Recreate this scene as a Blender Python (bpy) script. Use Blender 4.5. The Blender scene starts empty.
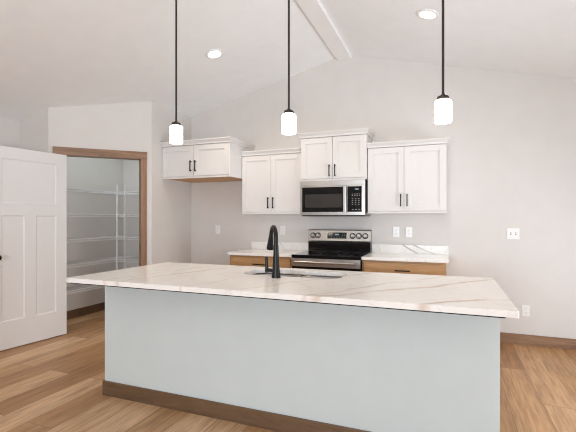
import bpy, bmesh, math, random
from mathutils import Vector, Matrix
random.seed(7)
S = bpy.context.scene
COL = S.collection
R = math.radians

# ------------------------------------------------------------------ camera, world, light, exposure
cam = bpy.data.cameras.new('camera')
cam.sensor_width = 36.0
cam.lens = 402.7 / 576 * 36
cam.shift_y = 2.62 / 576
cam.clip_start = 0.05
cam_o = bpy.data.objects.new('camera', cam)
COL.objects.link(cam_o)
cam_o.location = (0, 0, 1.311)
cam_o.rotation_euler = (R(90), 0, R(21.5))
S.camera = cam_o

S.view_settings.view_transform = 'Standard'
S.view_settings.look = 'None'
S.view_settings.exposure = 0.08
S.view_settings.gamma = 1.0
S.view_settings.use_curve_mapping = False
S.cycles.diffuse_bounces = 10
S.cycles.max_bounces = 14
S.cycles.filter_width = 1.1

W = bpy.data.worlds.new('daylight')
S.world = W
W.use_nodes = True
W.node_tree.nodes['Background'].inputs[0].default_value = (0.80, 0.90, 1.0, 1)
W.node_tree.nodes['Background'].inputs[1].default_value = 1.9

def window_light(name, loc, rot, sx, sy, power, color):
    """daylight entering through a window opening"""
    l = bpy.data.lights.new(name, 'AREA')
    l.shape = 'RECTANGLE'
    l.size, l.size_y = sx, sy
    l.energy = power
    l.color = color
    o = bpy.data.objects.new(name, l)
    COL.objects.link(o)
    o.location = loc
    o.rotation_euler = rot
    return o

DAY = (0.86, 0.94, 1.03)
XR, XL, YB, YF = 2.29, -4.596, 4.80, -3.6
window_light('daylight_patio_side', (XR + 0.16, 2.9, 1.05), (0, R(90), 0), 2.0, 2.3, 13, DAY)
# up-tilted fill light added outside the patio door to lift the ceiling
window_light('patio_ceiling_fill', (XR + 0.20, 2.9, 0.55), (0, R(90 + 42), 0), 0.9, 2.3, 62, DAY)
window_light('daylight_rear_windows', (-0.9, YF - 0.16, 1.45), (R(90 + 35), 0, 0), 1.5, 1.4, 175, DAY)  # lights of the added rear windows, tilted up to lift the ceiling
window_light('daylight_rear_windows', (1.3, YF - 0.16, 1.45), (R(90 + 35), 0, 0), 1.5, 1.4, 62, DAY)

# ------------------------------------------------------------------ materials
def newmat(name):
    m = bpy.data.materials.new(name)
    m.use_nodes = True
    nt = m.node_tree
    return m, nt, nt.nodes['Principled BSDF']

def N(nt, typ, **kw):
    n = nt.nodes.new(typ)
    for k, v in kw.items():
        setattr(n, k, v)
    return n

def coords(nt, scale=(1, 1, 1), rot=(0, 0, 0)):
    tc = N(nt, 'ShaderNodeTexCoord')
    mp = N(nt, 'ShaderNodeMapping')
    mp.inputs['Scale'].default_value = scale
    mp.inputs['Rotation'].default_value = rot
    nt.links.new(tc.outputs['Object'], mp.inputs['Vector'])
    return mp.outputs['Vector']

def noise(nt, vec, scale, detail=3, rough=.5, dist=0):
    n = N(nt, 'ShaderNodeTexNoise')
    n.inputs['Scale'].default_value = scale
    n.inputs['Detail'].default_value = detail
    n.inputs['Roughness'].default_value = rough
    n.inputs['Distortion'].default_value = dist
    if vec is not None:
        nt.links.new(vec, n.inputs['Vector'])
    return n.outputs['Fac']

def ramp(nt, fac, stops):
    r = N(nt, 'ShaderNodeValToRGB')
    el = r.color_ramp.elements
    while len(el) < len(stops):
        el.new(0.5)
    for e, (p, c) in zip(el, stops):
        e.position = p
        e.color = (*c, 1)
    nt.links.new(fac, r.inputs['Fac'])
    return r.outputs['Color']

def bump(nt, bsdf, h, strength, dist=.002):
    b = N(nt, 'ShaderNodeBump')
    b.inputs['Strength'].default_value = strength
    b.inputs['Distance'].default_value = dist
    nt.links.new(h, b.inputs['Height'])
    nt.links.new(b.outputs['Normal'], bsdf.inputs['Normal'])

def mixc(nt, fac, a, b, mode='MIX'):
    m = N(nt, 'ShaderNodeMix', data_type='RGBA', blend_type=mode)
    for i, v in ((0, fac), (6, a), (7, b)):
        if isinstance(v, (int, float)):
            m.inputs[i].default_value = v
        elif isinstance(v, tuple):
            m.inputs[i].default_value = (*v, 1)
        else:
            nt.links.new(v, m.inputs[i])
    return m.outputs[2]

def paint(name, c, rough=.55, tex=220, strength=.08, var=.03):
    m, nt, b = newmat(name)
    v = coords(nt)
    n = noise(nt, v, tex, 4, .6)
    lo = tuple(x * (1 - var) for x in c)
    nt.links.new(ramp(nt, noise(nt, v, 6, 3), [(.3, lo), (.7, c)]), b.inputs['Base Color'])
    b.inputs['Roughness'].default_value = rough
    bump(nt, b, n, strength, .001)
    return m

def metal(name, c, rough, brushed=None, metallic=1.0):
    m, nt, b = newmat(name)
    b.inputs['Metallic'].default_value = metallic
    b.inputs['Base Color'].default_value = (*c, 1)
    b.inputs['Roughness'].default_value = rough
    sc = brushed or (30, 30, 30)
    n = noise(nt, coords(nt, sc), 8, 2)
    r = N(nt, 'ShaderNodeMapRange')
    r.inputs['To Min'].default_value = rough * .8
    r.inputs['To Max'].default_value = rough * 1.2
    nt.links.new(n, r.inputs['Value'])
    nt.links.new(r.outputs['Result'], b.inputs['Roughness'])
    if metallic == 0:
        b.inputs['Specular IOR Level'].default_value = .25
    return m

def gloss(name, c, rough=.08, spec=.5):
    m, nt, b = newmat(name)
    n = noise(nt, coords(nt), 60, 2)
    nt.links.new(ramp(nt, n, [(.3, tuple(x * .93 for x in c)), (.7, c)]), b.inputs['Base Color'])
    b.inputs['Roughness'].default_value = rough
    b.inputs['Specular IOR Level'].default_value = spec
    return m

def emit(name, c, strength, base=(.9, .9, .88)):
    m, nt, b = newmat(name)
    b.inputs['Base Color'].default_value = (*base, 1)
    b.inputs['Emission Color'].default_value = (*c, 1)
    b.inputs['Emission Strength'].default_value = strength
    b.inputs['Roughness'].default_value = .3
    return m

def wood(name, dark, mid, light, axis='X', rough=.4, scale=1.0, knots=0.0):
    m, nt, b = newmat(name)
    s = {'X': (1.2, 14, 14), 'Y': (14, 1.2, 14), 'Z': (14, 14, 1.2)}[axis]
    v = coords(nt, tuple(q * scale for q in s))
    a = noise(nt, v, 1.6, 6, .6, .8)
    c = ramp(nt, a, [(.28, dark), (.5, mid), (.72, light)])
    f = noise(nt, coords(nt, tuple(q * scale * 6 for q in s)), 2.0, 3, .5)
    c = mixc(nt, .25, c, ramp(nt, f, [(.35, dark), (.65, light)]))
    if knots:
        k = noise(nt, coords(nt, (2.2, 5, 5) if axis == 'X' else (5, 5, 2.2)), 1.4, 2)
        c = mixc(nt, ramp(nt, k, [(.66, (0, 0, 0)), (.74, (knots,) * 3)]), c, tuple(x * .35 for x in dark))
    nt.links.new(c, b.inputs['Base Color'])
    b.inputs['Roughness'].default_value = rough
    bump(nt, b, a, .06, .001)
    return m

def quartz(name, lines, colour, warp=.12, plane='XY'):
    """white quartz; lines = (point, point, half width, strength) of the long soft veins in metres"""
    m, nt, b = newmat(name)
    v = coords(nt)
    wn = N(nt, 'ShaderNodeTexNoise'); wn.inputs['Scale'].default_value = 2.2; wn.inputs['Detail'].default_value = 4
    nt.links.new(v, wn.inputs['Vector'])
    mad = N(nt, 'ShaderNodeVectorMath', operation='MULTIPLY_ADD')
    nt.links.new(wn.outputs['Color'], mad.inputs[0]); mad.inputs[1].default_value = (warp * 2,) * 3
    add = N(nt, 'ShaderNodeVectorMath', operation='SUBTRACT'); add.inputs[1].default_value = (warp,) * 3
    nt.links.new(v, add.inputs[0]); nt.links.new(add.outputs[0], mad.inputs[2])
    acc = None
    for (a0, a1), (b0, b1), w, k in lines:
        l = math.hypot(b0 - a0, b1 - a1); n0, n1 = -(b1 - a1) / l, (b0 - a0) / l
        d = N(nt, 'ShaderNodeVectorMath', operation='DOT_PRODUCT')
        d.inputs[1].default_value = (n0, n1, 0) if plane == 'XY' else (n0, 0, n1)
        nt.links.new(mad.outputs[0], d.inputs[0])
        s_ = N(nt, 'ShaderNodeMath', operation='SUBTRACT'); s_.inputs[1].default_value = n0 * a0 + n1 * a1
        nt.links.new(d.outputs['Value'], s_.inputs[0])
        ab = N(nt, 'ShaderNodeMath', operation='ABSOLUTE'); nt.links.new(s_.outputs[0], ab.inputs[0])
        mr = N(nt, 'ShaderNodeMapRange', interpolation_type='SMOOTHSTEP')
        mr.inputs['From Min'].default_value = 0; mr.inputs['From Max'].default_value = w
        mr.inputs['To Min'].default_value = k; mr.inputs['To Max'].default_value = 0
        nt.links.new(ab.outputs[0], mr.inputs['Value'])
        if acc is None:
            acc = mr.outputs['Result']
        else:
            mx = N(nt, 'ShaderNodeMath', operation='MAXIMUM')
            nt.links.new(acc, mx.inputs[0]); nt.links.new(mr.outputs['Result'], mx.inputs[1]); acc = mx.outputs[0]
    mask = ramp(nt, noise(nt, v, 3.1, 3), [(.36, (.25,) * 3), (.58, (1,) * 3)])
    cloud = ramp(nt, noise(nt, v, 2.2, 5, .6, .6), [(.3, (.83, .795, .755)), (.7, (.885, .86, .83))])
    hair = N(nt, 'ShaderNodeMath', operation='SUBTRACT'); hair.inputs[1].default_value = .5
    nt.links.new(noise(nt, v, 3.4, 4, .5, 1.0), hair.inputs[0])
    ha = N(nt, 'ShaderNodeMath', operation='ABSOLUTE'); nt.links.new(hair.outputs[0], ha.inputs[0])
    c = mixc(nt, ramp(nt, ha.outputs[0], [(0, (.22,) * 3), (.02, (0,) * 3)]), cloud, colour)
    c = mixc(nt, mixc(nt, 1.0, acc, mask, 'MULTIPLY'), c, colour)
    nt.links.new(c, b.inputs['Base Color'])
    b.inputs['Roughness'].default_value = .18
    b.inputs['Specular IOR Level'].default_value = .4
    return m

def plank_floor(name):
    m, nt, b = newmat(name)
    tc = N(nt, 'ShaderNodeTexCoord')
    sep = N(nt, 'ShaderNodeSeparateXYZ')
    nt.links.new(tc.outputs['Object'], sep.inputs[0])
    ox = N(nt, 'ShaderNodeMath', operation='ADD'); ox.inputs[1].default_value = 9.0 - .633
    nt.links.new(sep.outputs['X'], ox.inputs[0])
    oy = N(nt, 'ShaderNodeMath', operation='ADD'); oy.inputs[1].default_value = 9.51
    nt.links.new(sep.outputs['Y'], oy.inputs[0])
    cmb = N(nt, 'ShaderNodeCombineXYZ')
    nt.links.new(oy.outputs[0], cmb.inputs['X'])
    nt.links.new(ox.outputs[0], cmb.inputs['Y'])
    br = N(nt, 'ShaderNodeTexBrick', offset=.46, offset_frequency=2)
    br.inputs['Color1'].default_value = (0, 0, 0, 1)
    br.inputs['Color2'].default_value = (1, 1, 1, 1)
    br.inputs['Mortar'].default_value = (.5, .5, .5, 1)
    br.inputs['Scale'].default_value = 1.0
    br.inputs['Mortar Size'].default_value = .0016
    br.inputs['Mortar Smooth'].default_value = .2
    br.inputs['Brick Width'].default_value = 1.5
    br.inputs['Row Height'].default_value = .225
    nt.links.new(cmb.outputs[0], br.inputs['Vector'])
    tone = br.outputs['Color']
    # a different stretch of grain in every plank
    sh = N(nt, 'ShaderNodeVectorMath', operation='MULTIPLY_ADD')
    sh.inputs[1].default_value = (7.3, 3.1, 11.0)
    nt.links.new(tone, sh.inputs[0])
    nt.links.new(tc.outputs['Object'], sh.inputs[2])
    mp = N(nt, 'ShaderNodeMapping'); mp.inputs['Scale'].default_value = (9, .9, 9)
    nt.links.new(sh.outputs[0], mp.inputs['Vector'])
    g = noise(nt, mp.outputs[0], 1.3, 7, .62, 1.2)
    mp2 = N(nt, 'ShaderNodeMapping'); mp2.inputs['Scale'].default_value = (70, 3.5, 70)
    nt.links.new(sh.outputs[0], mp2.inputs['Vector'])
    g2 = noise(nt, mp2.outputs[0], 1.0, 4, .6)
    base = ramp(nt, tone, [(0, (.35, .182, .078)), (.35, (.46, .26, .122)), (.7, (.55, .335, .178)), (1, (.67, .445, .265))])
    grain = ramp(nt, g, [(.25, (.50, .43, .37)), (.5, (1, 1, 1)), (.75, (1.2, 1.2, 1.18))])
    c = mixc(nt, .75, base, mixc(nt, 1.0, base, grain, 'MULTIPLY'))
    c = mixc(nt, .75, c, mixc(nt, 1.0, c, ramp(nt, g2, [(.3, (.62, .56, .50)), (.6, (1.12,) * 3)]), 'MULTIPLY'))
    c = mixc(nt, br.outputs['Fac'], c, (.16, .095, .055))
    nt.links.new(c, b.inputs['Base Color'])
    b.inputs['Roughness'].default_value = .42
    b.inputs['Specular IOR Level'].default_value = .35
    bump(nt, b, g2, .05, .001)
    return m

M = {}
M['wall'] = paint('wall_paint', (.665, .632, .60), .6, 160, .10)
M['ceil'] = paint('ceiling_texture', (.875, .885, .885), .8, 55, .5)
M['pantry'] = paint('pantry_paint', (.83, .83, .825), .6, 160, .10)
M['white'] = paint('cabinet_white', (.72, .70, .683), .5, 40, .0, .01)
M['door'] = paint('door_white', (.79, .775, .76), .5, 40, .0, .01)
M['islandpaint'] = paint('island_paint', (.61, .665, .66), .55, 160, .08)
M['beam'] = paint('beam_white', (.88, .87, .86), .5, 60, .05)
M['floor'] = plank_floor('oak_plank_floor')
M['trimx'] = wood('trim_walnut_x', (.14, .070, .036), (.26, .145, .080), (.35, .21, .125), 'X', .42, 1, .5)
M['trimz'] = wood('trim_walnut_z', (.14, .070, .036), (.26, .145, .080), (.35, .21, .125), 'Z', .42, 1, .3)
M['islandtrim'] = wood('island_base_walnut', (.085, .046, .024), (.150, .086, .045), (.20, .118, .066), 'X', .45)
M['maple'] = wood('stained_maple', (.32, .165, .065), (.46, .26, .112), (.54, .32, .15), 'X', .38, .8)
M['underside'] = wood('cabinet_underside_maple', (.44, .22, .065), (.58, .32, .10), (.64, .38, .14), 'X', .45, .7)
M['quartz'] = quartz('quartz_veined', [((-.293, 2.293), (.286, 2.913), .035, .9), ((-.116, 1.911), (.276, 2.234), .030, .9), ((-1.846, 2.269), (-1.686, 2.708), .022, .7),
    ((-.637, 2.0), (-.456, 2.298), .022, .7), ((-2.071, 1.94), (-1.979, 2.325), .022, .6), ((-1.137, 1.961), (-1.013, 2.153), .025, .7), ((-1.45, 2.0), (-1.30, 2.4), .012, .5)], (.60, .465, .36))
M['quartz2'] = quartz('quartz_veined_strip', [((-.46, 1.009), (-.306, .916), .014, .95), ((-.306, .996), (-.123, .911), .013, .95), ((-1.972, .985), (-1.91, .91), .010, .7), ((-.75, 1.0), (-.70, .90), .006, .4)],
    (.40, .37, .34), .03, 'XZ')
M['quartz3'] = quartz('quartz_veined_run', [((-.46, 4.78), (-.20, 4.2), .012, .5), ((-2.1, 4.78), (-1.8, 4.2), .012, .5)], (.50, .43, .36))
M['black'] = metal('matte_black_metal', (.010, .0095, .009), .32, None, 0)
M['bronze'] = metal('dark_bronze', (.030, .024, .020), .45, None, .3)
M['steel'] = metal('brushed_stainless', (.47, .45, .425), .30, (1, 12, 12))
M['sink'] = metal('sink_stainless', (.44, .43, .415), .34, (3, 3, 3))
M['blackglass'] = gloss('black_glass', (.006, .006, .007), .07, .35)
M['darkglass'] = gloss('oven_window_glass', (.032, .030, .028), .08, .8)
M['blackplastic'] = gloss('black_plastic', (.02, .02, .021), .3, .4)
M['button'] = gloss('panel_marks', (.20, .20, .20), .4)
M['plate'] = gloss('switch_plate_white', (.84, .83, .81), .3)
M['slot'] = gloss('outlet_slot', (.25, .245, .24), .5)
M['wire'] = gloss('white_coated_wire', (.82, .83, .83), .35)
M['shade'] = emit('opal_glass_lit', (1.0, .86, .68), 10.0)
M['lens'] = emit('recessed_lens_lit', (1.0, .92, .82), 9.0)
M['display'] = emit('display_glow', (.55, .75, .85), .35, (.02, .02, .02))

def pane_material():
    m = bpy.data.materials.new('window_glass')
    m.use_nodes = True
    nt = m.node_tree
    nt.nodes.clear()
    out = N(nt, 'ShaderNodeOutputMaterial')
    tr = N(nt, 'ShaderNodeBsdfTransparent')
    gl = N(nt, 'ShaderNodeBsdfGlossy'); gl.inputs['Roughness'].default_value = .02
    fr = N(nt, 'ShaderNodeFresnel'); fr.inputs['IOR'].default_value = 1.3
    mx = N(nt, 'ShaderNodeMixShader')
    nt.links.new(fr.outputs[0], mx.inputs[0])
    nt.links.new(tr.outputs[0], mx.inputs[1])
    nt.links.new(gl.outputs[0], mx.inputs[2])
    nt.links.new(mx.outputs[0], out.inputs[0])
    return m
M['pane'] = pane_material()

# ------------------------------------------------------------------ mesh helpers
class MB:
    def __init__(s):
        s.bm = bmesh.new()

    def _merge(s, b, mat=None):
        if mat is not None:
            b.transform(mat)
        me = bpy.data.meshes.new('tmp')
        b.to_mesh(me); b.free()
        s.bm.from_mesh(me)
        bpy.data.meshes.remove(me)
        return s

    def box(s, x0, x1, y0, y1, z0, z1, bev=0.0, seg=2):
        b = bmesh.new()
        bmesh.ops.create_cube(b, size=1)
        for v in b.verts:
            v.co = Vector(((x0 + x1) / 2 + v.co.x * (x1 - x0), (y0 + y1) / 2 + v.co.y * (y1 - y0), (z0 + z1) / 2 + v.co.z * (z1 - z0)))
        if bev > 0:
            bmesh.ops.bevel(b, geom=list(b.edges), offset=bev, segments=seg, affect='EDGES', profile=.7)
        return s._merge(b)

    def prism(s, pts, fn, d0, d1):
        """polygon pts (u,v) extruded between d0 and d1; fn(u,v,d)->xyz"""
        b = bmesh.new()
        A = [b.verts.new(fn(u, v, d0)) for u, v in pts]
        B = [b.verts.new(fn(u, v, d1)) for u, v in pts]
        n = len(pts)
        b.faces.new(A); b.faces.new(B[::-1])
        for i in range(n):
            b.faces.new((A[i], B[i], B[(i + 1) % n], A[(i + 1) % n]))
        bmesh.ops.recalc_face_normals(b, faces=list(b.faces))
        return s._merge(b)

    def lathe(s, prof, seg=32, mat=None):
        """profile of (r,z) around Z"""
        b = bmesh.new()
        rings = []
        for r, z in prof:
            if r < 1e-6:
                rings.append([b.verts.new((0, 0, z))])
            else:
                rings.append([b.verts.new((r * math.cos(2 * math.pi * i / seg), r * math.sin(2 * math.pi * i / seg), z)) for i in range(seg)])
        for p, q in zip(rings, rings[1:]):
            for i in range(seg):
                j = (i + 1) % seg
                if len(p) == 1 and len(q) == 1:
                    continue
                if len(p) == 1:
                    b.faces.new((p[0], q[i], q[j]))
                elif len(q) == 1:
                    b.faces.new((p[i], q[0], p[j]))
                else:
                    b.faces.new((p[i], q[i], q[j], p[j]))
        bmesh.ops.recalc_face_normals(b, faces=list(b.faces))
        return s._merge(b, mat)

    def tube(s, pts, r, seg=12):
        """tube along pts, r a number or one radius per point"""
        pts = [Vector(p) for p in pts]
        rs = r if isinstance(r, (list, tuple)) else [r] * len(pts)
        b = bmesh.new()
        up = None
        rings = []
        for i, p in enumerate(pts):
            t = (pts[min(i + 1, len(pts) - 1)] - pts[max(i - 1, 0)]).normalized()
            if up is None:
                up = Vector((0, 0, 1)) if abs(t.z) < .9 else Vector((1, 0, 0))
            u = t.cross(up).normalized()
            v = u.cross(t).normalized()
            up = v
            rings.append([b.verts.new(p + (u * math.cos(2 * math.pi * k / seg) + v * math.sin(2 * math.pi * k / seg)) * rs[i]) for k in range(seg)])
        for p, q in zip(rings, rings[1:]):
            for k in range(seg):
                j = (k + 1) % seg
                b.faces.new((p[k], p[j], q[j], q[k]))
        b.faces.new(rings[0][::-1]); b.faces.new(rings[-1])
        bmesh.ops.recalc_face_normals(b, faces=list(b.faces))
        return s._merge(b)

    def build(s, name, mat, parent=None, smooth=None, loc=None, rotz=None):
        me = bpy.data.meshes.new(name)
        s.bm.to_mesh(me); s.bm.free()
        me.materials.append(mat)
        o = bpy.data.objects.new(name, me)
        COL.objects.link(o)
        if smooth is not None:
            me.polygons.foreach_set('use_smooth', [True] * len(me.polygons))
            me.set_sharp_from_angle(angle=R(smooth))
        if parent is not None:
            o.parent = parent
        if loc is not None:
            o.location = loc
        if rotz is not None:
            o.rotation_euler = (0, 0, rotz)
        return o

def tag(o, label, cat, group=None, kind=None):
    o['label'] = label
    o['category'] = cat
    if group: o['group'] = group
    if kind: o['kind'] = kind
    return o

def thing(name, label, cat, loc=(0, 0, 0), rotz=0, group=None):
    o = bpy.data.objects.new(name, None)
    o.empty_display_size = .1
    COL.objects.link(o)
    o.location = loc
    o.rotation_euler = (0, 0, rotz)
    return tag(o, label, cat, group)

def struct(o, label, cat):
    return tag(o, label, cat, None, 'structure')

def copy_tree(o, parent=None):
    c = o.copy(); COL.objects.link(c)
    c.parent = parent
    for ch in o.children:
        copy_tree(ch, c)
    return c

# ------------------------------------------------------------------ room shell
RX, RZ, SL = -1.154, 3.3016, .2515          # ridge and ceiling slope
def cz(x): return RZ - SL * abs(x - RX)
D = YB
WX = -3.36                                   # face of the alcove wall beside the fridge space
P1 = (-4.134, 3.2006)                        # convex corner where the diagonal wall begins
LD = (WX - P1[0]) * math.sqrt(2)             # length of the diagonal wall
TH = .115

struct(MB().box(XL - .15, XR + .15, YF - .15, YB + .15, -.12, 0).build('floor', M['floor']), 'light brown oak plank floor running towards the kitchen wall', 'floor')
xz = lambda u, v, d: (u, d, v)
T = .14
struct(MB().prism([(XL - .15, cz(XL - .15)), (RX, RZ), (XR + .15, cz(XR + .15)), (XR + .15, cz(XR + .15) + T), (RX, RZ + T), (XL - .15, cz(XL - .15) + T)],
                  xz, YF - .15, YB + .15).build('ceiling', M['ceil']), 'textured white vaulted ceiling sloping down from the ridge', 'ceiling')
E_ = .02
gable = lambda x0, x1: [(x0, 0), (x1, 0), (x1, cz(x1) + E_), (RX, RZ + E_), (x0, cz(x0) + E_)]
struct(MB().prism(gable(XL - .15, XR + .15), xz, YB, YB + .15).build('wall_back', M['wall']), 'greige gable wall behind the white cabinets and range', 'wall')
def gable_with_windows():
    wins = [(-1.7, -.1), (.5, 2.1)]
    z0, z1 = .75, 2.15
    mb = MB()
    x = XL - .15
    for a, b in wins + [(XR + .15, None)]:
        pts = [(x, 0), (a, 0), (a, cz(a) + E_)] + ([(RX, RZ + E_)] if x < RX < a else []) + [(x, cz(x) + E_)]
        mb.prism(pts, xz, YF - .15, YF)
        if b is None: break
        mb.box(a, b, YF - .15, YF, 0, z0)
        mb.prism([(a, z1), (b, z1), (b, cz(b) + E_), (a, cz(a) + E_)], xz, YF - .15, YF)
        x = b
    return mb
struct(gable_with_windows().build('wall_front', M['wall']), 'greige wall with two windows facing the kitchen', 'wall')
struct(MB().box(XL - .15, XL, YF, YB, 0, cz(XL) + E_).build('wall_left', M['wall']), 'low greige side wall beyond the open white door', 'wall')
PY0, PY1, PZ = 1.7, 4.1, 2.06
mb = MB()
mb.box(XR, XR + .15, YF, PY0, 0, cz(XR) + E_).box(XR, XR + .15, PY1, YB, 0, cz(XR) + E_).box(XR, XR + .15, PY0, PY1, PZ, cz(XR) + E_)
struct(mb.build('wall_right', M['wall']), 'greige side wall with the patio doorway', 'wall')

# pantry walls
struct(MB().prism([(XL, 0), (P1[0], 0), (P1[0], cz(P1[0]) + E_), (XL, cz(XL) + E_)], xz, P1[1], P1[1] + TH).build('wall_return', M['wall']),
       'short shaded greige wall behind the top of the open white door', 'wall')
struct(MB().box(WX - TH, WX, P1[1] + (WX - P1[0]), YB, 0, cz(WX - TH / 2) + .015).build('wall_alcove', M['wall']),
       'greige wall closing the fridge space beside the pantry', 'wall')
OT0, OT1, OZ = .088, .985, 2.05
k45 = math.sqrt(.5)
dz = lambda t: cz(P1[0] + t * k45) + E_
mb = MB()
mb.prism([(0, 0), (OT0, 0), (OT0, dz(OT0)), (0, dz(0))], xz, 0, TH)
mb.prism([(OT1, 0), (LD, 0), (LD, dz(LD)), (OT1, dz(OT1))], xz, 0, TH)
mb.prism([(OT0, OZ), (OT1, OZ), (OT1, dz(OT1)), (OT0, dz(OT0))], xz, 0, TH)
struct(mb.build('wall_diagonal', M['wall'], None, None, (P1[0], P1[1], 0), R(45)), 'angled greige wall around the pantry doorway', 'wall')

# ridge beam
bz = RZ - SL * .0875 - .04
mb = MB().box(RX - .0875, RX + .0875, YF, YB, bz, RZ - .005, .004)
struct(mb.build('trim_1', M['beam']), 'flat white beam running along the ceiling ridge', 'beam')

# door casing on the diagonal wall
cl = (P1[0], P1[1], 0)
struct(MB().box(.042, 1.042, -.024, -.0005, 2.032, 2.118, .002).build('trim_2', M['trimx'], None, None, cl, R(45)), 'brown wood head casing across the top of the pantry doorway', 'door casing')
mb = MB().box(.045, .098, -.018, -.0005, 0, 2.031, .002).box(OT0 + .001, OT0 + .018, 0, TH, 0, 2.031)
struct(mb.build('trim_3', M['trimz'], None, None, cl, R(45)), 'brown wood casing on the hinge side of the pantry doorway', 'door casing')
mb = MB().box(.970, 1.038, -.018, -.0005, 0, 2.031, .002).box(OT1 - .018, OT1 - .001, 0, TH, 0, 2.031).box(OT1 - .030, OT1 - .018, .045, .075, 0, 2.031)
tr = struct(mb.build('trim_4', M['trimz'], None, None, cl, R(45)), 'brown wood casing on the latch side of the pantry doorway', 'door casing')
MB().box(OT1 - .021, OT1 - .0185, .008, .036, .93, 1.0).build('strike_plate', M['black'], tr)
struct(MB().box(OT0 + .018, OT1 - .018, 0, TH, 2.031, 2.049).build('trim_5', M['trimx'], None, None, cl, R(45)), 'brown wood lining under the head of the pantry doorway', 'door casing')

# baseboards
BH, BT = .108, .014
def base(name, label, x0, x1, y0, y1, mat='trimx', loc=None, rot=None):
    return struct(MB().box(x0, x1, y0, y1, 0, BH, .003).build(name, M[mat], None, None, loc, rot), label, 'baseboard')
base('baseboard_back', 'brown wood baseboard on the back wall by the low outlet', .03, XR - BT, YB - BT, YB - .0005)
base('baseboard_fridge', 'brown wood baseboard at the back of the fridge space', WX + BT, -2.41, YB - BT, YB - .0005)
base('baseboard_right', 'brown wood baseboard on the patio wall behind the doorway', XR - BT, XR - .0005, PY1 + .07, YB)
base('baseboard_front', 'brown wood baseboard under the two windows', XL + BT, XR - BT, YF + .0005, YF + BT)
base('baseboard_left', 'brown wood baseboard on the low side wall', XL + .0005, XL + BT, YF, P1[1])
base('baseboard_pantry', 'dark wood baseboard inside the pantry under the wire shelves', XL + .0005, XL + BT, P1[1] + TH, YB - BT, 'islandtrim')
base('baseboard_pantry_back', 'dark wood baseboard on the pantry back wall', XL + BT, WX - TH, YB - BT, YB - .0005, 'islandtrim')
base('baseboard_return', 'brown wood baseboard on the short wall behind the open door', XL + BT, P1[0], P1[1] - BT, P1[1] - .0005)
base('baseboard_diagonal', 'brown wood baseboard stub right of the pantry casing', 1.04, LD, -BT, -.0005, 'trimx', cl, R(45))
base('baseboard_alcove', 'brown wood baseboard on the fridge side wall', WX + .0005, WX + BT, P1[1] + (WX - P1[0]), YB - BT)

# unseen windows behind the camera and patio door, added as daylight sources
def window(name, label, x0, x1, z0, z1):
    r = bpy.data.objects.new(name, None); COL.objects.link(r)
    struct(r, label, 'window')
    r.location = ((x0 + x1) / 2, YF, z0)
    w, h = (x1 - x0) / 2, z1 - z0
    f = MB()
    f.box(-w - .06, w + .06, .0005, .02, -.07, -.0005).box(-w - .06, w + .06, .0005, .02, h + .0005, h + .08)
    f.box(-w - .06, -w - .0005, .0005, .02, -.0005, h + .0005).box(w + .0005, w + .06, .0005, .02, -.0005, h + .0005)
    f.build('window_casing', M['trimx'], r)
    f = MB()
    for a, b in ((-w, -w + .05), (w - .05, w), (-.03, .03)):
        f.box(a, b, -.10, -.04, 0, h)
    f.box(-w, w, -.10, -.04, 0, .05).box(-w, w, -.10, -.04, h - .05, h)
    f.build('window_frame', M['white'], r)
    for s in (-1, 1):
        a, b = sorted((s * .03, s * (w - .05)))
        MB().box(a, b, -.073, -.067, .05, h - .05).build('window_pane', M['pane'], r)
window('window_1', 'added unseen white framed window in the wall facing the kitchen range', -1.7, -.1, .75, 2.15)
window('window_2', 'added unseen white framed window in the wall nearest the patio door', .5, 2.1, .75, 2.15)
r = bpy.data.objects.new('door_2', None); COL.objects.link(r); struct(r, 'white framed sliding glass patio door in the side wall', 'patio door')
r.location = (XR, (PY0 + PY1) / 2, 0)
w = (PY1 - PY0) / 2
f = MB()
for a, b in ((-w, -w + .07), (w - .07, w), (-.04, .04)):
    f.box(.04, .11, a, b, 0, PZ)
f.box(.04, .11, -w, w, 0, .06).box(.04, .11, -w, w, PZ - .07, PZ)
f.build('door_frame', M['white'], r)
f = MB().box(-.018, -.0005, -w - .065, -w, 0, PZ + .07).box(-.018, -.0005, w, w + .065, 0, PZ + .07).box(-.018, -.0005, -w, w, PZ, PZ + .07)
f.build('door_casing', M['trimz'], r)
for s in (-1, 1):
    a, b = sorted((s * .04, s * (w - .07)))
    MB().box(.072, .078, a, b, .06, PZ - .07).build('door_pane', M['pane'], r)

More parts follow.
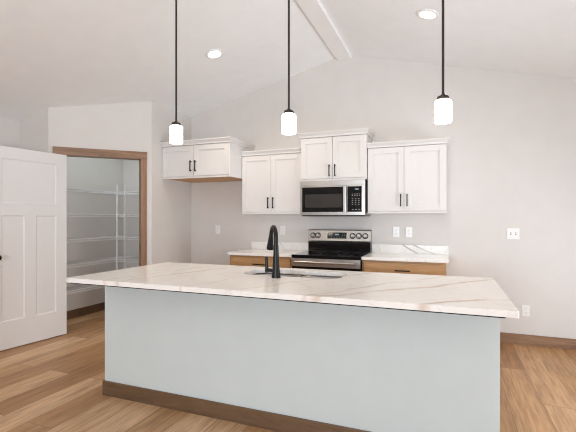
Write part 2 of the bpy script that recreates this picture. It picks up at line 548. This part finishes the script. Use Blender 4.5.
# ------------------------------------------------------------------ open pantry door (3 panel craftsman)
def pantry_door():
    dw, dh, t = .79, 2.02, .035
    H = Vector((-4.005, 3.325, .009))
    ang = math.atan2(-.679, -.081)
    mb = MB()
    st, fd = .118, .008
    zt0, zt1, zb0, zb1 = 1.455, 1.905, .275, 1.335
    # slab core and raised stiles / rails on both faces (local y: 0 = visible face, -t = other face)
    mb.box(0, dw, -t + fd, -fd, 0, dh)
    for y0, y1 in ((-fd, 0), (-t, -t + fd)):
        for x0, x1, z0, z1 in ((0, st, 0, dh), (dw - st, dw, 0, dh), (st, dw - st, zt1, dh), (st, dw - st, zb1, zt0), (st, dw - st, 0, zb0), (dw / 2 - .055, dw / 2 + .055, zb0, zb1)):
            mb.box(x0, x1, y0, y1, z0, z1)
        # sloped sticking around every panel
        for x0, x1, z0, z1 in ((st, dw - st, zt0, zt1), (st, dw / 2 - .055, zb0, zb1), (dw / 2 + .055, dw - st, zb0, zb1)):
            out, inn = (0, -fd) if y1 == 0 else (-t, -t + fd)
            q = .012
            b = bmesh.new()
            o4 = [b.verts.new((x, out, z)) for x, z in ((x0, z0), (x1, z0), (x1, z1), (x0, z1))]
            i4 = [b.verts.new((x, inn, z)) for x, z in ((x0 + q, z0 + q), (x1 - q, z0 + q), (x1 - q, z1 - q), (x0 + q, z1 - q))]
            for i in range(4):
                b.faces.new((o4[i], o4[(i + 1) % 4], i4[(i + 1) % 4], i4[i]))
            if y1 == 0:
                bmesh.ops.reverse_faces(b, faces=list(b.faces))
            mb._merge(b)
    d = mb.build('door_1', M['door'], None, None, H, ang)
    struct(d, 'white three panel pantry door standing open against the side wall', 'door')
    kx, kz = .722, .920
    for s, y in ((1, 0), (-1, -t)):
        m4 = Matrix.Translation((kx, y, kz)) @ Matrix.Rotation(R(-90) * s, 4, 'X')
        MB().lathe([(0, 0), (.032, 0), (.032, .006), (.012, .009), (.011, .03), (.020, .036), (.028, .046), (.029, .054), (.024, .063), (0, .066)], 32, m4).build('door_knob', M['black'], d, 40)
    for z in (.22, 1.0, 1.80):
        m = MB().tube([(-.006, -t - .004, z - .045), (-.006, -t - .004, z + .045)], .006)
        m.box(-.002, .0, -t, -.006, z - .045, z + .045)
        m.build('hinge', M['black'], d, 40)
pantry_door()

# ------------------------------------------------------------------ pantry wire shelving
def wire_shelf_mesh(length, depth):
    """ventilated shelf in local coords: x along the wall from 0, y from wall 0 to front -depth, top at z 0"""
    mb = MB()
    w = .0022
    n = int(length / .0254)
    for i in range(n + 1):
        x = .004 + i * (length - .008) / n
        mb.box(x - w * .6, x + w * .6, -depth, 0, -w, 0)
        mb.box(x - w * .6, x + w * .6, -depth - w, -depth, -.030, 0)
    for y, z in ((-.004, -.006), (-depth * .5, -.006), (-depth * .02, -.006)):
        mb.box(0, length, y - w, y + w, z - w, z + w)
    for z in (0, -.030):
        mb.box(0, length, -depth - .006, -depth + .002, z - .005, z + .003)
    return mb
ZS = (1.683, 1.372, 1.055, .745, .425)
ORD = ('topmost', 'second from the top', 'middle', 'second from the bottom', 'lowest')
side = back = None
SX, SD = XL, .306
for z, o_ in zip(ZS, ORD):
    if side is None:
        side = wire_shelf_mesh(YB - .02 - (P1[1] + TH + .02), SD).build('wire_shelf', M['wire'])
        back = wire_shelf_mesh((WX - TH - .01) - (XL + SD + .012), .44).build('wire_shelf', M['wire'])
        s_, b_ = side, back
    else:
        s_, b_ = copy_tree(side), copy_tree(back)
    s_.location = (XL + .003, P1[1] + TH + .02, z); s_.rotation_euler = (0, 0, R(90))
    b_.location = (XL + SD + .012, YB - .003, z)
    tag(s_, 'white wire shelf along the pantry side wall, %s of its tiers' % o_, 'shelf', 'wire shelves on the pantry side wall')
    tag(b_, 'white wire shelf on the pantry back wall, %s of its tiers' % o_, 'shelf', 'wire shelves on the pantry back wall')
def pole(x, y, label, rad):
    mb = MB().tube([(x, y, 0), (x, y, 1.78)], rad)
    for z in ZS:
        mb.box(x - .011, x + .011, y - .011, y + .011, z - .03, z + .012, .002)
    tag(mb.build('shelf_pole', M['wire'], None, 40), label, 'pole', 'white poles holding the wire shelves')
pole(XL + SD + .022, YB - .458, 'white support pole at the inner corner of the wire shelves', .010)
pole(XL + SD + .165, YB - .458, 'thinner white pole on the back wire shelves nearer the casing', .006)

# ------------------------------------------------------------------ cabinets
def shaker(mb, x0, x1, z0, z1, yf, t=.019, fr=.058, rec=.010):
    """shaker door facing -y with its face at yf"""
    mb.box(x0 + fr - .004, x1 - fr + .004, yf + rec, yf + t, z0 + fr - .004, z1 - fr + .004)
    b = .0015
    mb.box(x0, x0 + fr, yf, yf + t, z0, z1, b).box(x1 - fr, x1, yf, yf + t, z0, z1, b)
    mb.box(x0 + fr, x1 - fr, yf, yf + t, z0, z0 + fr, b).box(x0 + fr, x1 - fr, yf, yf + t, z1 - fr, z1, b)
    return mb

def bar_pull(length, vertical=True):
    mb = MB()
    h = length / 2
    if vertical:
        mb.box(-.0055, .0055, -.034, -.024, -h, h, .002)
        for s in (-1, 1):
            mb.box(-.0045, .0045, -.026, 0, s * (h - .012) - .006, s * (h - .012) + .006, .001)
    else:
        mb.box(-h, h, -.034, -.024, -.0055, .0055, .002)
        for s in (-1, 1):
            mb.box(s * (h - .012) - .006, s * (h - .012) + .006, -.026, 0, -.0045, .0045, .001)
    return mb

def crown(mb, x0, x1, yf, yb, z0, z1, left, right):
    """stepped crown: flares forward and sideways"""
    prof = [(0, z0), (.010, z0), (.012, z0 + (z1 - z0) * .3), (.030, z0 + (z1 - z0) * .75), (.034, z0 + (z1 - z0) * .8), (.034, z1), (0, z1)]
    b = bmesh.new()
    rows = []
    for d, z in prof:
        dl, dr = (d if left else 0), (d if right else 0)
        rows.append([b.verts.new(p) for p in ((x0 - dl, yb, z), (x0 - dl, yf - d, z), (x1 + dr, yf - d, z), (x1 + dr, yb, z))])
    for p, q in zip(rows, rows[1:]):
        for i in range(3):
            try: b.faces.new((p[i], p[i + 1], q[i + 1], q[i]))
            except ValueError: pass
    b.faces.new(rows[0]); b.faces.new(rows[-2])
    bmesh.ops.remove_doubles(b, verts=list(b.verts), dist=1e-6)
    bmesh.ops.recalc_face_normals(b, faces=list(b.faces))
    mb._merge(b)
    return mb

def wall_cabinet(label, x0, x1, depth, zb, zt, ztop, hz, left, right, under=None, seam=None):
    """depth to the door faces; zb..zt the doors+rail, zt..ztop the crown"""
    c = (x0 + x1) / 2
    r = thing('wall_cabinet', label, 'cabinet', (c, D, zb), 0, 'white shaker wall cabinets')
    w = (x1 - x0) / 2
    yf = -depth
    h = zt - zb
    mb = MB().box(-w, w, yf + .0205, -.001, .016, h + .004)
    mb.box(-w, w, yf + .018, yf + .0205, .0, h + .004)
    # side skins reach down below the recessed bottom
    mb.box(-w, -w + .016, yf + .0205, -.001, 0, .016).box(w - .016, w, yf + .0205, -.001, 0, .016)
    mb.build('carcass', M['white'], r)
    if under:
        MB().box(-w + .0165, w - .0165, yf + .022, -.001, .004, .0155).build('bottom_panel', M['underside'], r)
    ed = .006
    s = (seam - c) if seam is not None else 0
    for i, (a, b) in enumerate(((-w + ed, s - .002), (s + .002, w - ed))):
        d = shaker(MB(), a, b, .022, h - .008, yf, fr=.060).build('door', M['white'], r)
        hx = (b - .031) if i == 0 else (a + .031)
        p = bar_pull(.135).build('handle', M['black'], d)
        p.location = (hx, yf, hz - zb)
    crown(MB(), -w, w, yf, -.001, h, ztop - zb, left, right).build('crown_molding', M['white'], r)
    rl = MB().box(-w, w, yf + .004, yf + .018, -.004, .016, .002)
    rl.build('bottom_rail', M['white'], r)
    return r

wall_cabinet('white two-door wall cabinet above the counter beside the light switch', -.8165, -.001, .325, 1.372, 2.09, 2.1436, 1.509, False, True, seam=-.425)
wall_cabinet('white two-door wall cabinet between the fridge space cabinet and the microwave', -2.384, -1.5895, .325, 1.372, 2.09, 2.1436, 1.502, False, False)
wall_cabinet('raised white two-door wall cabinet directly above the microwave', -1.5845, -.8215, .375, 1.7473, 2.243, 2.3005, 1.855, True, True)
wall_cabinet('short deep white wall cabinet over the empty fridge space', WX + .002, -2.388, .636, 1.812, 2.215, 2.273, 1.955, False, True, under=True, seam=-2.884)

def base_cabinet(label, x0, x1):
    r = thing('base_cabinet', label, 'cabinet', ((x0 + x1) / 2, D, 0), 0, 'stained wood base cabinets')
    w = (x1 - x0) / 2
    yf = -.612
    MB().box(-w, w, yf + .02, -.001, .10, .883).build('carcass', M['maple'], r)
    MB().box(-w + .01, w - .01, yf + .085, -.02, 0, .0995).build('toe_kick', M['blackplastic'], r)
    mb = MB().box(-w, -w + .038, yf, yf + .0195, .10, .883).box(w - .038, w, yf, yf + .0195, .10, .883)
    mb.box(-w + .038, w - .038, yf, yf + .0195, .843, .883).box(-w + .038, w - .038, yf, yf + .0195, .10, .14).box(-w + .038, w - .038, yf, yf + .0195, .655, .70)
    mb.build('face_frame', M['maple'], r)
    dr = MB().box(-w + .022, w - .022, yf - .0195, yf - .0005, .688, .862, .002).build('drawer', M['maple'], r)
    p = bar_pull(.15, False).build('handle', M['black'], dr); p.location = (0.0, yf - .0195, .79)
    for i, (a, b) in enumerate(((-w + .022, -.0015), (.0015, w - .022))):
        d = shaker(MB(), a, b, .118, .670, yf - .0195, fr=.06).build('door', M['maple'], r)
        p = bar_pull(.135).build('handle', M['black'], d); p.location = ((b - .031) if i == 0 else (a + .031), yf - .0195, .58)
base_cabinet('stained wood base cabinet standing between the range and the bare wall', -.8185, -.004)
base_cabinet('stained wood base cabinet beside the empty fridge space', -2.388, -1.5945)

def counter(label, x0, x1):
    return tag(MB().box(x0, x1, D - .645, D - .0215, .884, .914, .003).build('countertop', M['quartz3']), label, 'countertop', 'quartz countertops along the back wall')
counter('white quartz countertop on the base cabinet between range and bare wall', -.8205, .0194)
counter('white quartz countertop on the base cabinet beside the fridge space', -2.404, -1.592)
def splash(label, x0, x1):
    return tag(MB().box(x0, x1, D - .021, D - .0005, .884, 1.0093, .002).build('backsplash', M['quartz2']), label, 'backsplash', 'quartz backsplash strips')
splash('low white backsplash with bold grey veins under the pair of outlets', -.8205, .0194)
splash('low white quartz backsplash behind the faucet', -2.404, -1.592)

# ------------------------------------------------------------------ microwave
def microwave():
    x0, x1, z0, z1 = -1.580, -.832, 1.338, 1.742
    w, h = x1 - x0, z1 - z0
    r = thing('microwave', 'stainless over-the-range microwave with black glass door under the raised cabinet', 'microwave', (x0, D, z0))
    yf = -.405
    MB().box(0, w, yf + .03, -.002, .012, h, .003).build('body', M['steel'], r)
    MB().box(.01, w - .01, yf + .04, -.02, 0, .0115).build('base_plate', M['blackplastic'], r)
    zt = h - .062
    MB().box(0, w, yf + .004, yf + .0295, zt + .0015, h - .001, .003).build('vent_panel', M['steel'], r)
    xd = w * .745
    zd = zt
    d = MB().box(0, xd, yf, yf + .0295, .012, zd, .003).build('door', M['steel'], r)
    MB().box(.026, xd - .001, yf - .004, yf - .0005, .048, zd - .012, .001).build('door_glass', M['blackglass'], d)
    MB().box(.062, xd * .885, yf - .0055, yf - .0041, .098, zd - .092, .0005).build('window', M['darkglass'], d)
    mb = MB().box(xd - .039, xd - .002, yf - .052, yf - .036, .045, zd - .010, .006, 3)
    for z in (.062, zd - .027):
        mb.box(xd - .030, xd - .012, yf - .038, yf, z - .012, z + .012)
    mb.build('handle', M['steel'], d, 40)
    MB().box(xd + .001, w, yf, yf + .0295, .012, zd, .003).build('front_frame', M['steel'], r)
    c = MB().box(xd + .002, w - .032, yf - .004, yf - .0005, .048, zd - .012, .001).build('control_panel', M['blackglass'], r)
    MB().box(xd + .085, xd + .125, yf - .0052, yf - .0041, zd - .052, zd - .036).build('display', M['display'], c)
    a = xd + .050
    keys = [(a + i * .026, zd - .099 - q * .017, .013, .009) for q in range(2) for i in range(4)]
    keys += [(a + i * .035, zd - .148 - q * .021, .014, .010) for q in range(4) for i in range(3)]
    keys += [(a + i * .036, .072, .02, .010) for i in range(3)]
    for kx, kz, kw, kh in keys:
        MB().box(kx, kx + kw, yf - .005, yf - .0041, kz - kh / 2, kz + kh / 2).build('button', M['button'], c)
microwave()

# ------------------------------------------------------------------ range
def kitchen_range():
    x0, x1 = -1.5885, -.8245
    w = x1 - x0
    r = thing('kitchen_range', 'freestanding stainless range with black glass cooktop between the base cabinets', 'range', (x0, D, 0))
    yf = -.655
    MB().box(.002, w - .002, yf + .045, -.012, .03, .884).build('body', M['blackplastic'], r)
    for x in (.05, w - .05):
        for y in (yf + .09, -.07):
            MB().lathe([(0, 0), (.018, 0), (.018, .01), (.012, .029), (0, .029)], 16, Matrix.Translation((x, y, 0))).build('leg', M['blackplastic'], r)
    MB().box(0, w, yf - .008, -.10, .8845, .9165, .004).build('cooktop', M['blackglass'], r)
    # burner rings
    for cx, cy, rr in ((.19, yf + .16, .105), (.57, yf + .16, .085), (.19, yf + .43, .08), (.57, yf + .43, .105), (.38, yf + .45, .05)):
        MB().lathe([(rr - .0015, 0), (rr, .0003), (rr + .0015, 0)], 48, Matrix.Translation((cx, cy, .9167))).build('burner_ring', M['button'], r)
    # oven door
    d = MB().box(.004, w - .004, yf, yf + .044, .225, .880, .004).build('oven_door', M['blackglass'], r)
    MB().box(.004, w - .004, yf - .004, yf - .0005, .790, .879, .0015).build('door_rail', M['steel'], d)
    MB().box(.12, w - .12, yf - .003, yf - .0005, .38, .70, .001).build('window', M['darkglass'], d)
    mb = MB().tube([(.05, yf - .052, .842), (w - .05, yf - .052, .842)], .013, 16)
    for x in (.075, w - .075):
        mb.tube([(x, yf - .052, .842), (x, yf - .003, .842)], .009, 12)
    mb.build('handle', M['steel'], d, 40)
    dr = MB().box(.004, w - .004, yf, yf + .044, .065, .218, .004).build('drawer', M['steel'], r)
    # backguard: black lower glass, stainless control fascia leaning back
    MB().box(0, w, -.085, -.012, .9175, 1.032, .003).build('back_panel', M['blackglass'], r)
    yz = lambda u, v, d_: (d_, u, v)
    b = MB().prism([(-.012, 1.0325), (-.092, 1.0325), (-.098, 1.045), (-.074, 1.168), (-.062, 1.178), (-.012, 1.178)], yz, -.002, w + .002).build('control_fascia', M['steel'], r)
    tilt = math.atan2(.024, .123)
    def on_face(x, z):
        f = (z - 1.045) / .123
        return Matrix.Translation((x, -.098 + .024 * f, z)) @ Matrix.Rotation(R(90) - tilt, 4, 'X')
    for fx in (.083, .165, .725, .822, .920):
        k = MB()
        m4 = on_face(fx * w, 1.106)
        k.lathe([(0, .001), (.026, .001), (.026, .004), (.0215, .006), (.0200, .024), (.017, .027), (0, .0275)], 28, m4)
        b2 = bmesh.new(); bmesh.ops.create_cube(b2, size=1)
        for v in b2.verts:
            v.co = Vector((v.co.x * .009, v.co.y * .042, .030 + v.co.z * .012))
        k._merge(b2, m4)
        kn = k.build('knob', M['steel'], b, 40)
        q = MB().lathe([(.0265, .0008), (.036, .0008), (.036, .0022), (.0265, .0022)], 28, m4)
        q.build('knob_ring', M['blackplastic'], kn)
    p = MB()
    b2 = bmesh.new(); bmesh.ops.create_cube(b2, size=1)
    for v in b2.verts:
        v.co = Vector((v.co.x * .235, v.co.y * .074, .0015 + v.co.z * .002))
    p._merge(b2, on_face(.475 * w, 1.108))
    pn = p.build('display', M['blackglass'], b)
    for j, n in ((-.019, 7), (.0, 4), (.019, 4)):
        for i in range(n):
            xx = (-.097, -.072, .072, .097)[i] if n == 4 else -.096 + i * .032
            b2 = bmesh.new(); bmesh.ops.create_cube(b2, size=1)
            for v in b2.verts:
                v.co = Vector((xx + v.co.x * .011, j + v.co.y * .006, .0028 + v.co.z * .0005))
            MB()._merge(b2, on_face(.475 * w, 1.108)).build('button', M['button'], pn)
    q = MB()
    b2 = bmesh.new(); bmesh.ops.create_cube(b2, size=1)
    for v in b2.verts:
        v.co = Vector((v.co.x * .05, .012 + v.co.y * .018, .0028 + v.co.z * .0005))
    q._merge(b2, on_face(.475 * w, 1.108))
    q.build('clock', M['display'], pn)
kitchen_range()

# ------------------------------------------------------------------ island
IX0, IX1, IY0, IY1 = -2.3747, .2893, 1.967, 3.012
BX0, BX1, BY0, BY1 = -2.372, .252, 2.294, 2.955
def island():
    c = ((BX0 + BX1) / 2, (BY0 + BY1) / 2, 0)
    r = thing('kitchen_island', 'long kitchen island with plain pale grey front and brown wood base trim', 'island', c)
    w, dpt = (BX1 - BX0) / 2, (BY1 - BY0) / 2
    # hollow behind the knee wall so that the sink bowls hang free inside
    MB().box(-w, w, -dpt, -dpt + .10, 0, .884).build('front_panel', M['islandpaint'], r)
    MB().box(-w, -w + .02, -dpt + .10, dpt - .02, 0, .884).build('end_panel', M['islandpaint'], r)
    MB().box(w - .02, w, -dpt + .10, dpt - .02, 0, .884).build('end_panel', M['islandpaint'], r)
    mb = MB().box(-w + .02, w - .02, dpt - .04, dpt - .02, .10, .884).box(-w + .02, w - .02, -dpt + .10, dpt - .04, .10, .118)
    mb.box(-w + .02, w - .02, dpt - .10, dpt - .08, 0, .10)
    mb.build('cabinet_back', M['maple'], r)
    n = 6
    ww = (2 * w - .04) / n
    for i in range(n):
        a = -w + .02 + i * ww
        b = a + ww
        # doors face the range (+y): build facing -y and turn round
        m = shaker(MB(), -ww / 2 + .002, ww / 2 - .002, .115, .865, -.02, fr=.06)
        dd = m.build('door', M['maple'], r, None, ((a + b) / 2, dpt - .0195, 0), R(180))
        p = bar_pull(.135).build('handle', M['black'], dd); p.location = ((ww / 2 - .035) * (1 if i % 2 else -1), -.02, .77)
    MB().box(-w + .012, w - .012, 1.985 - c[1], -dpt - .0005, .875, .8838).build('shadow_strip', M['black'], r)  # dark strip standing in for the shadow line under the countertop edge
    t = .012
    mb = MB().box(-w - t, w + t, -dpt - t, -dpt, 0, .106, .003).box(-w - t, -w, -dpt, dpt - .1, 0, .106, .003).box(w, w + t, -dpt, dpt - .1, 0, .106, .003)
    mb.build('base_trim', M['islandtrim'], r)
island()

SX0, SX1, SY0, SY1 = -1.385, -.660, 2.565, 2.900     # sink cut-out
def rrect(x0, x1, y0, y1, rad, n=8):
    pts = []
    for cx, cy, a0 in ((x1 - rad, y1 - rad, 0), (x0 + rad, y1 - rad, 90), (x0 + rad, y0 + rad, 180), (x1 - rad, y0 + rad, 270)):
        for i in range(n + 1):
            a = R(a0 + 90 * i / n)
            pts.append((cx + rad * math.cos(a), cy + rad * math.sin(a)))
    return pts
def island_top():
    b = bmesh.new()
    z = .914
    def loop(pts):
        vs = [b.verts.new((x, y, z)) for x, y in pts]
        return [b.edges.new((vs[i], vs[(i + 1) % len(vs)])) for i in range(len(vs))]
    es = loop(rrect(IX0, IX1, IY0, IY1, .004, 3)) + loop(rrect(SX0, SX1, SY0, SY1, .085, 10))
    bmesh.ops.triangle_fill(b, use_beauty=True, use_dissolve=False, edges=es)
    for f in list(b.faces):
        cx, cy, _ = f.calc_center_median()
        if SX0 + .03 < cx < SX1 - .03 and SY0 + .03 < cy < SY1 - .03 and all(SX0 - 1e-4 <= v.co.x <= SX1 + 1e-4 and SY0 - 1e-4 <= v.co.y <= SY1 + 1e-4 for v in f.verts):
            b.faces.remove(f)
    ret = bmesh.ops.extrude_face_region(b, geom=list(b.faces))
    bmesh.ops.translate(b, vec=(0, 0, -.03), verts=[v for v in ret['geom'] if isinstance(v, bmesh.types.BMVert)])
    bmesh.ops.recalc_face_normals(b, faces=list(b.faces))
    m = MB(); m._merge(b)
    return tag(m.build('countertop', M['quartz']), 'large white quartz countertop with beige veins covering the island', 'countertop')
island_top()

def sink():
    r = thing('kitchen_sink', 'double bowl undermount stainless sink set into the island countertop', 'sink', ((SX0 + SX1) / 2, (SY0 + SY1) / 2, .6835))
    def L(x, y, z): return (x - (SX0 + SX1) / 2, y - (SY0 + SY1) / 2, z - .6835)
    xm = -1.005
    o = .010
    zt = .8835
    for nm, x0, x1, dep in (('bowl', SX0 - o, xm - .012, .19), ('bowl', xm + .012, SX1 + o, .19)):
        y0, y1 = SY0 - o, SY1 + o
        b = bmesh.new()
        rows = []
        for ins, z, rad in ((-.0, zt, .088), (.004, zt - .02, .085), (.008, zt - dep + .04, .08), (.016, zt - dep + .012, .07), (.035, zt - dep, .05)):
            rows.append([b.verts.new(L(x, y, z)) for x, y in rrect(x0 + ins, x1 - ins, y0 + ins, y1 - ins, rad, 8)])
        for p, q in zip(rows, rows[1:]):
            n = len(p)
            for i in range(n):
                b.faces.new((p[i], q[i], q[(i + 1) % n], p[(i + 1) % n]))
        b.faces.new(rows[-1][::-1])
        bmesh.ops.recalc_face_normals(b, faces=list(b.faces))
        m = MB(); m._merge(b)
        bw = m.build(nm, M['sink'], r, 60)
        md = bw.modifiers.new('thickness', 'SOLIDIFY'); md.thickness = .0015; md.offset = 1
        d = MB().lathe([(0, .002), (.02, .002), (.024, .003), (.042, .003), (.045, .0005), (0, .0002)], 28, Matrix.Translation(L((x0 + x1) / 2, (y0 + y1) / 2, zt - dep + .0005)))
        d.build('drain', M['steel'], bw, 40)
    MB().box(*[v for p in zip(L(xm - .0115, SY0 + .02, zt - .03), L(xm + .0115, SY1 - .02, zt - .008)) for v in p], .004).build('divider', M['sink'], r)
sink()

def faucet():
    bx, by, bz0 = -1.066, 2.487, .914
    r = thing('kitchen_faucet', 'matte black gooseneck pull-down faucet standing at the island sink', 'faucet', (bx, by, bz0))
    MB().lathe([(0, .0005), (.031, .0005), (.031, .006), (.0295, .012), (.025, .06), (.0205, .12), (.0175, .18), (.0165, .22), (0, .22)], 32).build('body', M['black'], r, 50)
    dx, dy = -.117, .162
    l = math.hypot(dx, dy); ux, uy = dx / l, dy / l
    # arch
    pts = [(0, 0, .215), (0, 0, .255)]
    rad = .079
    for i in range(0, 13):
        a = math.pi * i / 12 * .93
        s = rad * (1 - math.cos(a)); pts.append((ux * s, uy * s, .266 + .074 * math.sin(a)))
    e = pts[-1]
    MB().tube(pts, .0145, 18).build('spout', M['black'], r, 50)
    tx, ty = ux * .198, uy * .198
    hd = [e, (e[0] + (tx - e[0]) * .25, e[1] + (ty - e[1]) * .25, .258), (e[0] + (tx - e[0]) * .55, e[1] + (ty - e[1]) * .55, .228), (tx * .985, ty * .985, .188), (tx, ty, .178)]
    MB().tube(hd, [.0152, .0175, .0205, .0255, .0245], 20).build('spray_head', M['black'], r, 50)
    hx, hy = -.93, .37
    mb = MB().tube([(0, 0, .045), (hx * .088, hy * .088, .045)], .0135, 16)
    h = mb.build('handle_hub', M['black'], r, 50)
    MB().tube([(hx * .088, hy * .088, .028), (hx * .090, hy * .090, .07), (hx * .092, hy * .092, .135)], [.0135, .0115, .0100], 14).build('lever', M['black'], h, 50)
faucet()

# ------------------------------------------------------------------ pendants
def pendant(label, x, y, zb, proto=None):
    top = cz(x) - zb
    r = thing('pendant_light', label, 'pendant lamp', (x, y, zb), 0, 'pendant lamps over the island')
    h = .138
    MB().lathe([(0, h - .004), (.030, h - .002), (.044, h - .007), (.0495, h - .016), (.0495, .003), (.047, 0), (.045, .003), (.045, h - .02), (0, h - .012)], 40).build('lamp_shade', M['shade'], r, 40)
    MB().lathe([(0, h + .034), (.010, h + .034), (.014, h + .026), (.032, h + .018), (.036, h + .008), (.036, h - .0005), (0, h - .0005)], 32).build('shade_holder', M['bronze'], r, 40)
    MB().tube([(0, 0, h + .033), (0, 0, top - .015)], .0075, 12).build('rod', M['bronze'], r, 40)
    sgn = 1 if x > RX else -1
    tilt = math.atan(SL) * sgn
    MB().lathe([(0, -.026), (.012, -.026), (.055, -.018), (.062, -.006), (.062, -.0008), (0, -.0008)], 36, Matrix.Translation((0, 0, top)) @ Matrix.Rotation(tilt, 4, 'Y')).build('canopy', M['bronze'], r, 40)
    return r
PY = 2.58
pendant('lit pendant lamp hanging in front of the pantry side of the kitchen', -1.945, PY, 1.894)
pendant('lit pendant lamp hanging in front of the gable between two cabinets, middle of three', -1.010, PY, 1.896)
pendant('lit pendant lamp hanging in front of the bare wall nearest the light switch', -.020, PY, 1.885)

# ------------------------------------------------------------------ recessed ceiling lights
def downlight(label, x, y, power):
    z = cz(x)
    sgn = 1 if x > RX else -1
    r = thing('recessed_light', label, 'ceiling light', (x, y, z), 0, 'recessed ceiling lights')
    r.rotation_euler = (0, math.atan(SL) * sgn, 0)
    MB().lathe([(.064, -.004), (.070, -.012), (.088, -.008), (.092, -.0008), (.064, -.0008)], 40).build('trim_ring', M['plate'], r, 40)
    MB().lathe([(0, -.006), (.063, -.005), (.063, -.001), (0, -.001)], 40).build('lens', M['lens'], r, 40)
    l = bpy.data.lights.new('bulb', 'SPOT')
    l.energy = power; l.color = (1, .84, .66); l.spot_size = R(150); l.spot_blend = .8; l.shadow_soft_size = .06
    o = bpy.data.objects.new('bulb', l); COL.objects.link(o); o.parent = r; o.location = (0, 0, -.03)
downlight('round lit recessed light on the ceiling slope above the fridge space', -2.247, 3.615, 36)
downlight('round lit recessed light on the ceiling slope above the light switch side', -.150, 3.615, 17)

# ------------------------------------------------------------------ unseen fill light added to brighten the pantry
px_, py_ = -4.02, 4.15
r = thing('pantry_fill_light', 'small unseen fill light added inside the pantry above the wire shelves', 'ceiling light', (px_, py_, cz(px_)))
r.rotation_euler = (0, -math.atan(SL), 0)
MB().lathe([(.10, -.0008), (.11, -.012), (.10, -.02), (.10, -.0008)], 32).build('trim_ring', M['plate'], r, 40)
MB().lathe([(0, -.06), (.05, -.052), (.085, -.035), (.099, -.018), (.099, -.001), (0, -.001)], 32).build('lamp_shade', emit('pantry_fill_glow', (.80, .94, 1.0), 44.0), r, 40)

# ------------------------------------------------------------------ outlets and switch
def outlet_parts(r, w=.070):
    MB().box(-w / 2, w / 2, -.006, -.0006, -.0575, .0575, .0025).build('cover_plate', M['plate'], r)
    for s in (-1, 1):
        f = MB().box(-.017, .017, -.0075, -.0061, s * .020 - .0145, s * .020 + .0145, .001).build('receptacle', M['plate'], r)
        q = MB()
        for x in (-.0065, .0065):
            q.box(x - .0012, x + .0012, -.0080, -.0076, s * .020 - .002, s * .020 + .006)
        q.box(-.002, .002, -.0080, -.0076, s * .020 - .010, s * .020 - .006)
        q.build('slot', M['slot'], f)
outlet = None
for x, z, lab in ((-.545, 1.157, 'white outlet above the counter nearer the range, of a pair'),
                  (-.402, 1.156, 'white outlet above the counter farther from the range, of a pair'),
                  (-1.962, 1.160, 'white outlet on the wall just behind the black faucet'),
                  (-2.928, 1.160, 'white outlet on the wall inside the empty fridge space'),
                  (.766, .354, 'white outlet low on the bare wall above the baseboard')):
    if outlet is None:
        r = outlet = thing('wall_outlet', lab, 'outlet', (x, D, z), 0, 'white wall outlets')
        outlet_parts(r)
    else:
        r = copy_tree(outlet); r.location = (x, D, z); r['label'] = lab
r = thing('light_switch', 'white double light switch plate on the bare wall', 'light switch', (.650, D, 1.153))
MB().box(-.058, .058, -.006, -.0006, -.0575, .0575, .0025).build('cover_plate', M['plate'], r)
for x in (-.023, .023):
    f = MB().box(x - .006, x + .006, -.0068, -.0061, -.013, .013).build('switch_frame', M['slot'], r)
    MB().box(x - .004, x + .004, -.018, -.0069, .000, .009, .001).build('toggle', M['plate'], f)
